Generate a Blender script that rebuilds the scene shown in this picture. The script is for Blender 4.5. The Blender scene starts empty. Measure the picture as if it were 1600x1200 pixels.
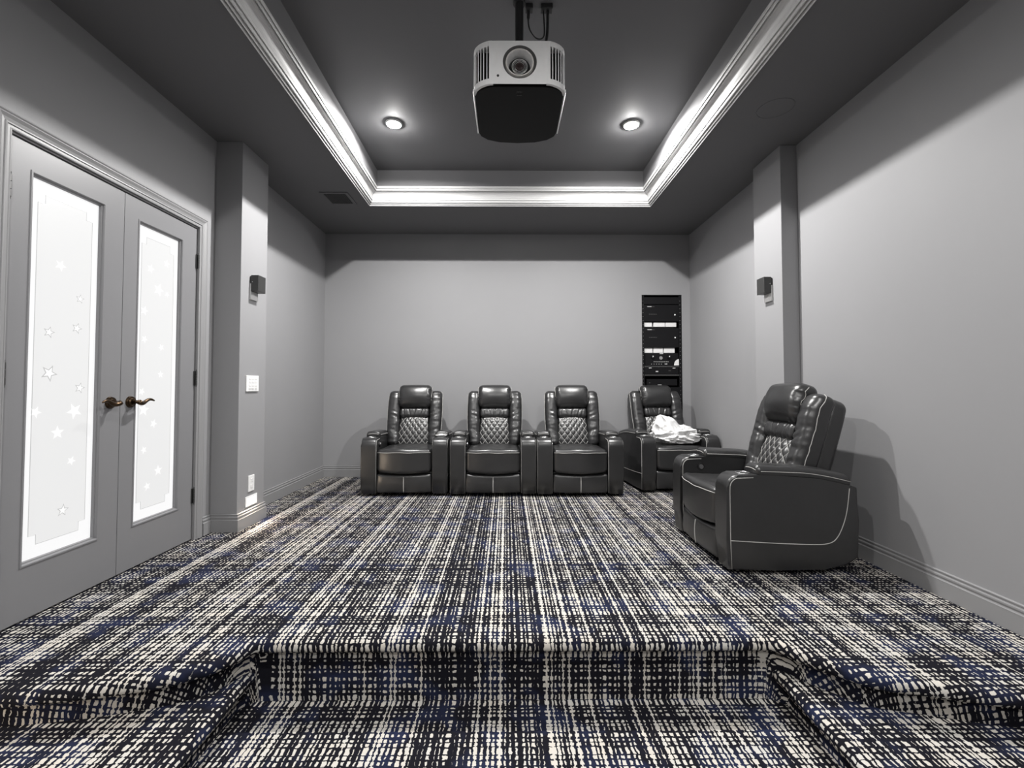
import bpy, bmesh, math, random
import numpy as np
from math import sin, cos, pi, radians, atan2, hypot, tan
from mathutils import Vector, Matrix, noise

S = bpy.context.scene
COL = S.collection
# ------------------------------------------------------------------ camera
cam_d = bpy.data.cameras.new('camera')
cam = bpy.data.objects.new('camera', cam_d)
COL.objects.link(cam)
cam.location = (0, 0, 1.07)
cam.rotation_euler = (pi / 2 + 0.0292, 0, -0.0072)
cam_d.sensor_fit = 'HORIZONTAL'
cam_d.sensor_width = 36
cam_d.lens = 711 * 36 / 1600
cam_d.shift_x = (800 - 796.36) / 1600
cam_d.shift_y = (584.5 - 600) / 1600
cam_d.clip_start = 0.05
S.camera = cam
# ------------------------------------------------------------------ world, exposure
W = bpy.data.worlds.new('world')
S.world = W
W.use_nodes = True
W.node_tree.nodes['Background'].inputs[0].default_value = (0.5, 0.52, 0.55, 1)
W.node_tree.nodes['Background'].inputs[1].default_value = 0.05
S.view_settings.view_transform = 'Standard'
S.view_settings.look = 'None'
S.view_settings.exposure = 0.0
S.view_settings.gamma = 1
S.view_settings.use_curve_mapping = False
DOWNLIGHT_W = 98.0          # each recessed lamp of the tray ceiling
STEP_W = 4.5                # the little step lamps
GLASS_E = 0.91              # glow of the frosted door panes, standing in for light behind them

XL, XR, YB, YF, HC, HT = -2.20, 2.235, 5.50, -3.6, 2.936, 3.24
LOW = -0.27


# ------------------------------------------------------------------ helpers
def link(name, me, mat=None, parent=None):
    o = bpy.data.objects.new(name, me)
    COL.objects.link(o)
    if mat is not None and len(me.materials) == 0:
        me.materials.append(mat)
    if parent is not None:
        o.parent = parent
    return o


def obj(name, bm, mat, parent=None, smooth=False):
    me = bpy.data.meshes.new(name)
    bm.normal_update()
    bm.to_mesh(me)
    bm.free()
    if smooth:
        me.shade_smooth()
    return link(name, me, mat, parent)


def struct(name, bm, mat, parent=None, smooth=False):
    o = obj(name, bm, mat, parent, smooth)
    if parent is None:
        o['kind'] = 'structure'
    return o


def tag(o, label, cat, group=None):
    o['label'] = label
    o['category'] = cat
    if group:
        o['group'] = group
    return o


def empty(name, loc=(0, 0, 0), rz=0.0):
    o = bpy.data.objects.new(name, None)
    COL.objects.link(o)
    o.location = loc
    o.rotation_euler = (0, 0, rz)
    o.empty_display_size = 0.1
    return o


def B():
    return bmesh.new()


def box(bm, x0, x1, y0, y1, z0, z1, bev=0.0):
    r = bmesh.ops.create_cube(bm, size=1)
    vs = r['verts']
    for v in vs:
        v.co = Vector(((x0 + x1) / 2 + v.co.x * (x1 - x0), (y0 + y1) / 2 + v.co.y * (y1 - y0), (z0 + z1) / 2 + v.co.z * (z1 - z0)))
    if bev:
        es = list({e for v in vs for e in v.link_edges})
        bmesh.ops.bevel(bm, geom=es, offset=bev, segments=2, affect='EDGES', profile=0.5)
    return bm


def cyl(bm, c, r, h, axis='z', n=24, r2=None):
    r2 = r if r2 is None else r2
    M = {'z': Matrix(), 'x': Matrix.Rotation(pi / 2, 4, 'Y'), 'y': Matrix.Rotation(-pi / 2, 4, 'X')}[axis]
    bmesh.ops.create_cone(bm, cap_ends=True, segments=n, radius1=r, radius2=r2, depth=h, matrix=Matrix.Translation(c) @ M)
    return bm


def tube(bm, pts, r, n=6, closed=False):
    pts = [Vector(p) for p in pts]
    N = len(pts)
    rings = []
    up = None
    for i, p in enumerate(pts):
        a = pts[(i - 1) % N] if (closed or i > 0) else p
        b = pts[(i + 1) % N] if (closed or i < N - 1) else p
        t = (b - a).normalized()
        if up is None:
            up = t.orthogonal().normalized()
        up = (up - t * up.dot(t)).normalized()
        s = t.cross(up)
        rr = r[i] if isinstance(r, (list, tuple)) else r
        rings.append([bm.verts.new(p + (up * cos(2 * pi * k / n) + s * sin(2 * pi * k / n)) * rr) for k in range(n)])
    for i in range(N if closed else N - 1):
        A, C = rings[i], rings[(i + 1) % N]
        for k in range(n):
            bm.faces.new((A[k], A[(k + 1) % n], C[(k + 1) % n], C[k]))
    if not closed:
        bm.faces.new(rings[0][::-1])
        bm.faces.new(rings[-1])
    return bm


def rbox(hx, hy, hz, r, seg=(8, 8, 8), k=4, deform=None):
    """rounded box mesh centred on the origin, rounded with radius r, then deformed"""
    def coords(h, n):
        r_ = min(r, h * .98)
        core = h - r_
        z = [core + r_ * tan(pi / 4 * i / k) for i in range(1, k + 1)]
        mid = list(np.linspace(-core, core, n + 1))
        return [-c for c in z[::-1]] + mid + z
    cx, cy, cz = coords(hx, seg[0]), coords(hy, seg[1]), coords(hz, seg[2])
    H = (hx, hy, hz)
    bm = B()
    cache = {}

    def vert(p):
        key = (round(p[0], 6), round(p[1], 6), round(p[2], 6))
        if key in cache:
            return cache[key]
        q = [0, 0, 0]
        d = [0, 0, 0]
        for i in range(3):
            c = H[i] - min(r, H[i] * .98)
            q[i] = max(-c, min(c, p[i]))
            d[i] = p[i] - q[i]
        L = math.sqrt(sum(a * a for a in d)) or 1
        rr = [min(r, H[i] * .98) for i in range(3)]
        out = tuple(q[i] + rr[i] * d[i] / L for i in range(3))
        if deform:
            out = deform(*out)
        v = bm.verts.new(out)
        cache[key] = v
        return v

    def face(A, Bc, f):
        for i in range(len(A) - 1):
            for j in range(len(Bc) - 1):
                vs = [vert(f(A[i], Bc[j])), vert(f(A[i + 1], Bc[j])), vert(f(A[i + 1], Bc[j + 1])), vert(f(A[i], Bc[j + 1]))]
                if len(set(vs)) == 4:
                    bm.faces.new(vs)
    face(cx, cy, lambda a, b: (a, b, hz)); face(cy, cx, lambda a, b: (b, a, -hz))
    face(cy, cz, lambda a, b: (hx, a, b)); face(cz, cy, lambda a, b: (-hx, b, a))
    face(cz, cx, lambda a, b: (b, hy, a)); face(cx, cz, lambda a, b: (a, -hy, b))
    return bm


def extrude_yz(bm, outline, x0, x1, bev=0.0):
    """prism from an outline in y,z between x0 and x1 (outline counter-clockwise seen from +x)"""
    a = [bm.verts.new((x1, y, z)) for y, z in outline]
    b = [bm.verts.new((x0, y, z)) for y, z in outline]
    n = len(outline)
    f1 = bm.faces.new(a)
    f2 = bm.faces.new(b[::-1])
    for i in range(n):
        bm.faces.new((a[i], b[i], b[(i + 1) % n], a[(i + 1) % n]))
    if bev:
        es = list(set(f1.edges) | set(f2.edges))
        bmesh.ops.bevel(bm, geom=es, offset=bev, segments=3, affect='EDGES', profile=0.5)
    return bm


def offset_path(path, a, closed=False):
    """offset a 2-d polyline to its right by a, mitred"""
    n = len(path)
    out = []
    for i in range(n):
        p = Vector(path[i])
        ds = []
        if closed or i > 0:
            ds.append((p - Vector(path[(i - 1) % n])).normalized())
        if closed or i < n - 1:
            ds.append((Vector(path[(i + 1) % n]) - p).normalized())
        ns = [Vector((d.y, -d.x)) for d in ds]
        if len(ns) == 1:
            out.append(p + ns[0] * a)
        else:
            m = (ns[0] + ns[1])
            m = m / m.length
            out.append(p + m * (a / max(.2, m.dot(ns[0]))))
    return out


def sweep(bm, path, prof, z0=0.0, closed=False, segs=None):
    """sweep a profile of (outward, up) along a 2-d path, mitred corners"""
    rows = []
    for a, dz in prof:
        rows.append([(p.x, p.y, z0 + dz) for p in offset_path(path, a, closed)])
    n = len(path)
    rng = range(n if closed else n - 1) if segs is None else segs
    for i in rng:
        j = (i + 1) % n
        A = [bm.verts.new(rows[k][i]) for k in range(len(prof))]
        C = [bm.verts.new(rows[k][j]) for k in range(len(prof))]
        for k in range(len(prof) - 1):
            bm.faces.new((A[k], C[k], C[k + 1], A[k + 1]))
        if not closed:
            if i == rng[0]:
                bm.faces.new(A)
            if i == rng[-1]:
                bm.faces.new(C[::-1])
    return bm


def copy_tree(o, parent=None):
    c = o.copy()
    COL.objects.link(c)
    c.parent = parent
    for ch in list(o.children):
        copy_tree(ch, c)
    return c


# ------------------------------------------------------------------ materials
class N:
    def __init__(s, name):
        s.m = bpy.data.materials.new(name)
        s.m.use_nodes = True
        s.t = s.m.node_tree
        s.p = s.t.nodes['Principled BSDF']

    def n(s, typ, ins=None, **kw):
        nd = s.t.nodes.new(typ)
        for k, v in kw.items():
            setattr(nd, k, v)
        for k, v in (ins or {}).items():
            s.put(nd.inputs[k], v)
        return nd

    def put(s, sock, v):
        if isinstance(v, bpy.types.NodeSocket):
            s.t.links.new(v, sock)
        else:
            sock.default_value = v

    def math(s, op, a, b=0.0, c=None):
        nd = s.t.nodes.new('ShaderNodeMath')
        nd.operation = op
        s.put(nd.inputs[0], a)
        s.put(nd.inputs[1], b)
        if c is not None:
            s.put(nd.inputs[2], c)
        return nd.outputs[0]

    def mix(s, f, a, b):
        nd = s.t.nodes.new('ShaderNodeMix')
        nd.data_type = 'RGBA'
        s.put(nd.inputs[0], f)
        s.put(nd.inputs[6], a)
        s.put(nd.inputs[7], b)
        return nd.outputs[2]

    def bump(s, h, strength=.3, dist=.002):
        b = s.n('ShaderNodeBump', {'Height': h, 'Strength': strength, 'Distance': dist})
        s.t.links.new(b.outputs[0], s.p.inputs['Normal'])


def g(v, b=0.0):
    return (v, v, v * (1 + b), 1)


def plain(name, col, rough=.5, metal=0.0, noise_amt=.04, scale=30, bump=0.0, spec=.5):
    M = N(name)
    tc = M.n('ShaderNodeTexCoord')
    nz = M.n('ShaderNodeTexNoise', {'Vector': tc.outputs['Object'], 'Scale': scale, 'Detail': 4})
    c2 = tuple(max(0, c * (1 - noise_amt * 2)) for c in col[:3]) + (1,)
    M.put(M.p.inputs['Base Color'], M.mix(nz.outputs[0], c2, col))
    M.p.inputs['Roughness'].default_value = rough
    M.p.inputs['Metallic'].default_value = metal
    M.p.inputs['Specular IOR Level'].default_value = spec
    if bump:
        M.bump(nz.outputs[0], bump, .002)
    return M.m


def emit(name, col, e):
    M = N(name)
    M.p.inputs['Base Color'].default_value = (.12, .12, .12, 1)
    M.p.inputs['Emission Color'].default_value = col
    M.p.inputs['Emission Strength'].default_value = e
    M.p.inputs['Roughness'].default_value = .35
    return M.m


m_wall = plain('grey_wall_paint', (.265, .265, .273, 1), .62, scale=3, noise_amt=.02)
m_ceil = plain('charcoal_ceiling_paint', (.135, .135, .14, 1), .75, scale=3, noise_amt=.02)
m_trim = plain('grey_trim_paint', (.25, .25, .255, 1), .38, scale=5, noise_amt=.02)
m_crown = plain('grey_crown_paint', (.56, .56, .56, 1), .5, scale=5, noise_amt=.02)
m_door = plain('grey_door_paint', (.20, .20, .208, 1), .38, scale=5, noise_amt=.02)
m_dark = plain('black_plastic', (.012, .012, .013, 1), .45)
m_fixture = plain('dark_bronze_fixture', (.03, .03, .03, 1), .4)
m_rack = plain('rack_black_metal', (.008, .008, .009, 1), .5, spec=.15)
m_amp = plain('amplifier_black', (.008, .008, .009, 1), .42, spec=.15)
m_white = plain('white_plate', (.85, .85, .85, 1), .35)
m_key = plain('grey_key', (.62, .62, .62, 1), .4)
m_card = plain('white_card', (.75, .75, .75, 1), .6)
m_mark = plain('light_print', (.6, .6, .6, 1), .5)
m_dim = plain('dim_print', (.09, .09, .09, 1), .5)
m_steel = plain('steel', (.6, .6, .6, 1), .3, 1.0)
m_bronze = plain('antique_bronze', (.12, .08, .05, 1), .3, 1.0, .3)
m_hinge = plain('dull_hinge_steel', (.12, .12, .12, 1), .35, .8)
m_silver = plain('projector_silver', (.80, .80, .80, 1), .4, 0.0)
m_belly = plain('projector_black', (.007, .007, .007, 1), .6, spec=.2)
m_lens = plain('lens_glass', (.05, .035, .035, 1), .05, .4)
m_ringlight = plain('lens_ring_white', (.75, .73, .70, 1), .2, .2)
m_stitch = plain('cream_stitching', (.42, .415, .40, 1), .6)
m_cloth = plain('white_plastic_bag', (.74, .74, .74, 1), .5, noise_amt=.0)
m_pane = emit('frosted_lit_glass', (.93, .93, .935, 1), GLASS_E)  # backlight put into the glass, its etching and stars as emission
m_field = emit('frosted_lit_glass_etched', (.86, .86, .86, 1), GLASS_E * .92)
m_star = emit('clear_star_glass', (.95, .95, .95, 1), GLASS_E * 1.02)
m_starg = emit('grey_star_outline_glass', (.60, .60, .60, 1), GLASS_E * .8)
m_lamp = emit('lamp_lens', (1, 1, 1, 1), 14.0)
m_step = emit('step_lamp_lens', (1, .93, .84, 1), 3.0)


def leather():
    M = N('black_leather')
    tc = M.n('ShaderNodeTexCoord')
    vo = M.n('ShaderNodeTexVoronoi', {'Vector': tc.outputs['Object'], 'Scale': 320})
    nz = M.n('ShaderNodeTexNoise', {'Vector': tc.outputs['Object'], 'Scale': 9, 'Detail': 2.5, 'Roughness': .5})
    M.put(M.p.inputs['Base Color'], M.mix(nz.outputs[0], (.012, .012, .0125, 1), (.019, .019, .020, 1)))
    M.put(M.p.inputs['Roughness'], M.math('MULTIPLY_ADD', nz.outputs[0], .06, .31))
    M.p.inputs['Specular IOR Level'].default_value = .85
    b1 = M.n('ShaderNodeBump', {'Height': nz.outputs[0], 'Strength': .22, 'Distance': .010})
    b2 = M.n('ShaderNodeBump', {'Height': vo.outputs[0], 'Strength': .04, 'Distance': .001, 'Normal': b1.outputs[0]})
    M.t.links.new(b2.outputs[0], M.p.inputs['Normal'])
    return M.m


m_leather = leather()


def carpet():
    M = N('navy_cream_plaid_carpet')
    uv = M.n('ShaderNodeUVMap')
    uv.uv_map = 'UVMap'
    wob = M.n('ShaderNodeTexNoise', {'Vector': uv.outputs[0], 'Scale': 45, 'Detail': 2}, noise_dimensions='2D')
    wv = M.n('ShaderNodeVectorMath', {0: wob.outputs['Color'], 1: (.5, .5, .5)}, operation='SUBTRACT')
    wv2 = M.n('ShaderNodeVectorMath', {0: wv.outputs[0]}, operation='SCALE')
    wv2.inputs['Scale'].default_value = .012
    co = M.n('ShaderNodeVectorMath', {0: uv.outputs[0], 1: wv2.outputs[0]}, operation='ADD')
    sp = M.n('ShaderNodeSeparateXYZ', {0: co.outputs[0]})

    def clamp(x):
        nd = M.n('ShaderNodeClamp', {'Value': x})
        return nd.outputs[0]

    def axis(c, pitch, seed, band=.38, gain=1.5):
        wn = M.n('ShaderNodeTexNoise', {'W': M.math('MULTIPLY_ADD', c, 16.0, seed * 3.1), 'Detail': 1.0, 'Scale': 1.0}, noise_dimensions='1D').outputs[0]
        u = M.math('ADD', M.math('DIVIDE', M.math('ADD', c, seed), pitch), M.math('MULTIPLY', wn, 1.3))
        i = M.math('FLOOR', u)
        f = M.math('ABSOLUTE', M.math('SUBTRACT', M.math('FRACT', u), .5))
        w1 = M.n('ShaderNodeTexWhiteNoise', {'W': M.math('ADD', i, seed)}, noise_dimensions='1D').outputs[0]
        i3 = M.math('FLOOR', M.math('DIVIDE', M.math('ADD', i, M.math('MULTIPLY', w1, 2.0)), 4.0))
        w2 = M.n('ShaderNodeTexWhiteNoise', {'W': M.math('ADD', i3, seed + 77.3)}, noise_dimensions='1D').outputs[0]
        C = M.math('ADD', M.math('MULTIPLY', w1, 1 - band), M.math('MULTIPLY', w2, band))
        C = clamp(M.math('MULTIPLY_ADD', C, gain, .5 - gain / 2))
        return i, f, C
    ci, cf, C = axis(sp.outputs[0], .0215, 3.7)
    ri, rf, R = axis(sp.outputs[1], .0260, 11.3, .22, 1.05)

    def step(w, f):                      # soft step: 1 inside
        return M.math('MULTIPLY', M.math('SUBTRACT', w, f), 9.0)

    cell = M.n('ShaderNodeCombineXYZ', {'X': ci, 'Y': ri})
    wc = M.n('ShaderNodeTexWhiteNoise', {'Vector': cell.outputs[0]}, noise_dimensions='2D').outputs[0]
    wj = M.math('MULTIPLY', M.math('SUBTRACT', wc, .5), .16)
    cm = clamp(step(M.math('ADD', M.math('MULTIPLY_ADD', C, .31, .13), wj), cf))
    rm = clamp(step(M.math('ADD', M.math('MULTIPLY_ADD', R, .36, .11), wj), rf))
    dots = M.math('MULTIPLY', cm, rm)
    contc = clamp(M.math('MULTIPLY', M.math('SUBTRACT', C, .64), 12))
    contr = clamp(M.math('MULTIPLY', M.math('SUBTRACT', R, .97), 12))
    lines = M.math('MULTIPLY', contc, clamp(step(M.math('MULTIPLY_ADD', C, .20, .0), cf)))
    rows = M.math('MULTIPLY', contr, clamp(step(.17, rf)))
    ink = M.math('MAXIMUM', dots, M.math('MAXIMUM', lines, rows))
    # drop the cells of the weakest threads
    tot = M.math('ADD', C, M.math('ADD', R, M.math('MULTIPLY', wc, .5)))
    keep = clamp(M.math('MULTIPLY', M.math('SUBTRACT', tot, .42), 8))
    ink = M.math('MULTIPLY', ink, M.math('MAXIMUM', keep, contc))
    fuzz = M.n('ShaderNodeTexNoise', {'Vector': uv.outputs[0], 'Scale': 420, 'Detail': 2}, noise_dimensions='2D').outputs[0]
    ink = clamp(M.math('MULTIPLY_ADD', M.math('SUBTRACT', M.math('MULTIPLY_ADD', fuzz, .5, ink), .55), 3.2, .0))
    blot = M.n('ShaderNodeTexNoise', {'Vector': uv.outputs[0], 'Scale': 5.5, 'Detail': 3}, noise_dimensions='2D').outputs[0]
    bl = clamp(M.math('MULTIPLY', M.math('SUBTRACT', blot, .50), 5))
    ground = M.mix(bl, (.008, .008, .012, 1), (.016, .021, .050, 1))
    blot2 = M.n('ShaderNodeTexNoise', {'Vector': uv.outputs[0], 'Scale': 9, 'Detail': 2}, noise_dimensions='2D').outputs[0]
    cream = M.mix(blot2, (.52, .52, .505, 1), (.58, .53, .46, 1))
    M.put(M.p.inputs['Base Color'], M.mix(ink, ground, cream))
    M.p.inputs['Roughness'].default_value = .95
    M.p.inputs['Specular IOR Level'].default_value = .1
    M.bump(M.math('MULTIPLY_ADD', fuzz, .7, M.math('MULTIPLY', ink, .6)), .5, .004)
    return M.m


m_carpet = carpet()

# ------------------------------------------------------------------ tray ceiling geometry
TRAY = [(-1.316, -2.4), (-1.401, 4.605), (1.480, 4.605), (1.492, -2.4)]   # clockwise seen from above: right-hand side is inside
bm = B()
T_, B_ = 2.0, HC
outer = [(XL - .1, YF - .1), (XL - .1, YB + .1), (XR + .1, YB + .1), (XR + .1, YF - .1)]
for i in range(4):
    j = (i + 1) % 4
    q = [outer[i], outer[j], TRAY[j], TRAY[i]]
    lo = [bm.verts.new((x, y, HC)) for x, y in q]
    hi = [bm.verts.new((x, y, HC + .02)) for x, y in q]
    bm.faces.new(lo)
    bm.faces.new(hi[::-1])
struct('ceiling', bm, m_ceil)
INSET = offset_path(TRAY, .108, True)
bm = B()
lo = [bm.verts.new((p.x, p.y, HC + .13)) for p in INSET]
hi = [bm.verts.new((p.x, p.y, HT)) for p in INSET]
for i in range(4):
    j = (i + 1) % 4
    bm.faces.new((lo[i], lo[j], hi[j], hi[i]))
bm.faces.new(hi)
o = struct('ceiling_tray', bm, m_ceil)
bm = B()
prof = [(0, .03), (0, -.013), (.004, -.017), (.008, -.013), (.0082, .006), (.0125, .008), (.0130, -.001), (.0180, -.006), (.0225, -.001), (.0228, .014),
        (.0275, .017), (.0290, .009), (.033, .006), (.037, .010), (.0375, .030), (.0415, .034), (.0420, .028), (.0455, .028), (.0465, .048)]
for k in range(9):
    a = k / 8 * pi / 2
    prof.append((.048 + .038 * (1 - cos(a)) + .000, .050 + .050 * sin(a)))
prof += [(.0865, .112), (.0925, .114), (.0930, .106), (.0965, .103), (.0995, .108), (.1, .126), (.1035, .129), (.104, .122), (.108, .121), (.1105, .128), (.1105, .140), (.1085, .144), (.104, .144)]
sweep(bm, TRAY, prof, HC, True)
struct('trim_1', bm, m_crown)

# ------------------------------------------------------------------ downlights in the tray
LX = (-.925, 1.030)
LY = (3.685, .45, -1.9)
DIM = (1.0, .5, .5)
k = 0
for yi, ly in enumerate(LY):
    for xi, lx in enumerate(LX):
        L = empty('recessed_downlight', (lx, ly, HT))
        side = ('left', 'right')[xi]
        if yi == 0:
            tag(L, 'lit round recessed downlight in the tray ceiling, the one %s of the projector' % side, 'light', 'recessed downlights of the tray')
        else:
            tag(L, '%s-hand recessed downlight in tray ceiling, %s' % (side, ('', 'nearest behind the projector', 'at the far front end')[yi]), 'light', 'recessed downlights of the tray')
        t = B()
        pts = [(.062 * cos(a), .062 * sin(a), -.004) for a in np.linspace(0, 2 * pi, 28, endpoint=False)]
        tube(t, pts, .007, 6, True)
        for r1, r2 in ((.056, .060),):
            q = [[t.verts.new((r * cos(a), r * sin(a), z)) for a in np.linspace(0, 2 * pi, 36, endpoint=False)] for r, z in ((r1, 0), (r1, -.013), (r2, -.013), (r2, 0))]
            for m_ in range(3):
                for k_ in range(36):
                    t.faces.new((q[m_][k_], q[m_][(k_ + 1) % 36], q[m_ + 1][(k_ + 1) % 36], q[m_ + 1][k_]))
        obj('trim_ring', t, m_white if yi else m_crown, L, True)
        t = B()
        bmesh.ops.create_uvsphere(t, u_segments=28, v_segments=12, radius=.054, matrix=Matrix.Scale(.05, 4, (0, 0, 1)))
        obj('lens', t, m_lamp, L, True)
        ld = bpy.data.lights.new('downlight_flood', 'AREA')
        ld.shape = 'DISK'
        ld.size = .07
        ld.energy = DOWNLIGHT_W * DIM[yi]
        ld.color = (1, .985, .965)
        lo = bpy.data.objects.new('flood', ld)
        COL.objects.link(lo)
        lo.parent = L
        lo.location = (0, 0, -.0045)
        ld = bpy.data.lights.new('downlight', 'POINT')
        ld.energy = DOWNLIGHT_W * DIM[yi] * .10
        ld.color = (1, .985, .965)
        ld.shadow_soft_size = .012
        lo = bpy.data.objects.new('bulb', ld)
        COL.objects.link(lo)
        lo.parent = L
        lo.location = (0, 0, -.026)

# ------------------------------------------------------------------ walls
bm = B()
T = .14
box(bm, XL - T, XL, YF, 1.985, LOW - .05, HC + .01)
box(bm, XL - T, XL, 3.25, YB + T, LOW - .05, HC + .01)
box(bm, XL - T, XL, 1.985, 3.25, 2.215, HC + .01)
box(bm, XL - T, XL, 1.985, 3.25, LOW - .05, -.004)
struct('wall_left', bm, m_wall)
bm = B()
box(bm, XR, XR + T, YF, YB + T, LOW - .05, HC + .01)
struct('wall_right', bm, m_wall)
RX0, RX1, RZ0, RZ1 = 1.647, 2.133, .22, 2.196
bm = B()
box(bm, XL, RX0, YB, YB + T, -.05, HC + .01)
box(bm, RX1, XR, YB, YB + T, -.05, HC + .01)
box(bm, RX0, RX1, YB, YB + T, RZ1, HC + .01)
box(bm, RX0, RX1, YB, YB + T, -.05, RZ0)
struct('wall_back', bm, m_wall)
bm = B()
box(bm, XL - T, XR + T, YF - T, YF, LOW - .05, HC + .01)
struct('wall_front', bm, m_wall)
bm = B()
box(bm, XL, -2.0, 3.42, 3.79, -.01, HC, .003)
struct('pilaster_left', bm, m_wall)
bm = B()
box(bm, 2.107, XR, 3.44, 3.825, -.01, HC, .003)
struct('pilaster_right', bm, m_wall)

# baseboards
bprof = [(0, 0), (.018, 0), (.018, .082), (.0185, .086), (.013, .088), (.011, .093), (.0125, .098), (.015, .103), (.0145, .110), (.009, .112), (.007, .117), (.010, .122), (.0105, .128), (.006, .131), (0, .131)]
bpath = [(XL, 3.325), (XL, 3.42), (-2.0, 3.42), (-2.0, 3.79), (XL, 3.79), (XL, YB), (XR, YB), (XR, 3.825), (2.107, 3.825), (2.107, 3.44), (XR, 3.44), (XR, 1.59)]
bm = B(); sweep(bm, bpath, bprof, 0, segs=range(0, 5)); struct('baseboard_left', bm, m_trim)
bm = B(); sweep(bm, bpath, bprof, 0, segs=range(5, 6)); struct('baseboard_back', bm, m_trim)
bm = B(); sweep(bm, bpath, bprof, 0, segs=range(6, 11)); struct('baseboard_right', bm, m_trim)

# door casing (path goes up, over, down; the opening lies to its right)
bm = B()
cprof = [(0, 0), (0, .020), (.006, .024), (.012, .020), (.016, .021), (.030, .014), (.044, .011), (.046, .015), (.052, .016), (.055, .011), (.066, .011), (.068, .013), (.073, .012), (.074, 0)]
cp = [(1.925, LOW), (1.925, 2.285), (3.309, 2.285), (3.309, -.01)]
rows = [(offset_path(cp, a), h) for a, h in cprof]
for i in range(3):
    A = [bm.verts.new((XL + h, r[i].x, r[i].y)) for r, h in rows]
    C = [bm.verts.new((XL + h, r[i + 1].x, r[i + 1].y)) for r, h in rows]
    for k in range(len(rows) - 1):
        bm.faces.new((A[k], A[k + 1], C[k + 1], C[k]))
struct('trim_2', bm, m_trim)
# dark jamb behind the leaves
bm = B()
box(bm, XL - T, XL - .001, 1.985, 1.997, 0, 2.215)
box(bm, XL - T, XL - .001, 3.240, 3.252, 0, 2.215)
box(bm, XL - T, XL - .001, 1.985, 3.252, 2.203, 2.217)
struct('trim_3', bm, m_trim)
bm = B()
box(bm, XL - T - .02, XL - T, 1.9, 3.35, -.02, 2.3)
struct('wall_hall', bm, m_dark)


def star_pts(y, z, r, rot=0.0):
    return [(y + (r if i % 2 == 0 else r * .42) * sin(rot + pi * i / 5), z + (r if i % 2 == 0 else r * .42) * cos(rot + pi * i / 5)) for i in range(10)]


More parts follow.
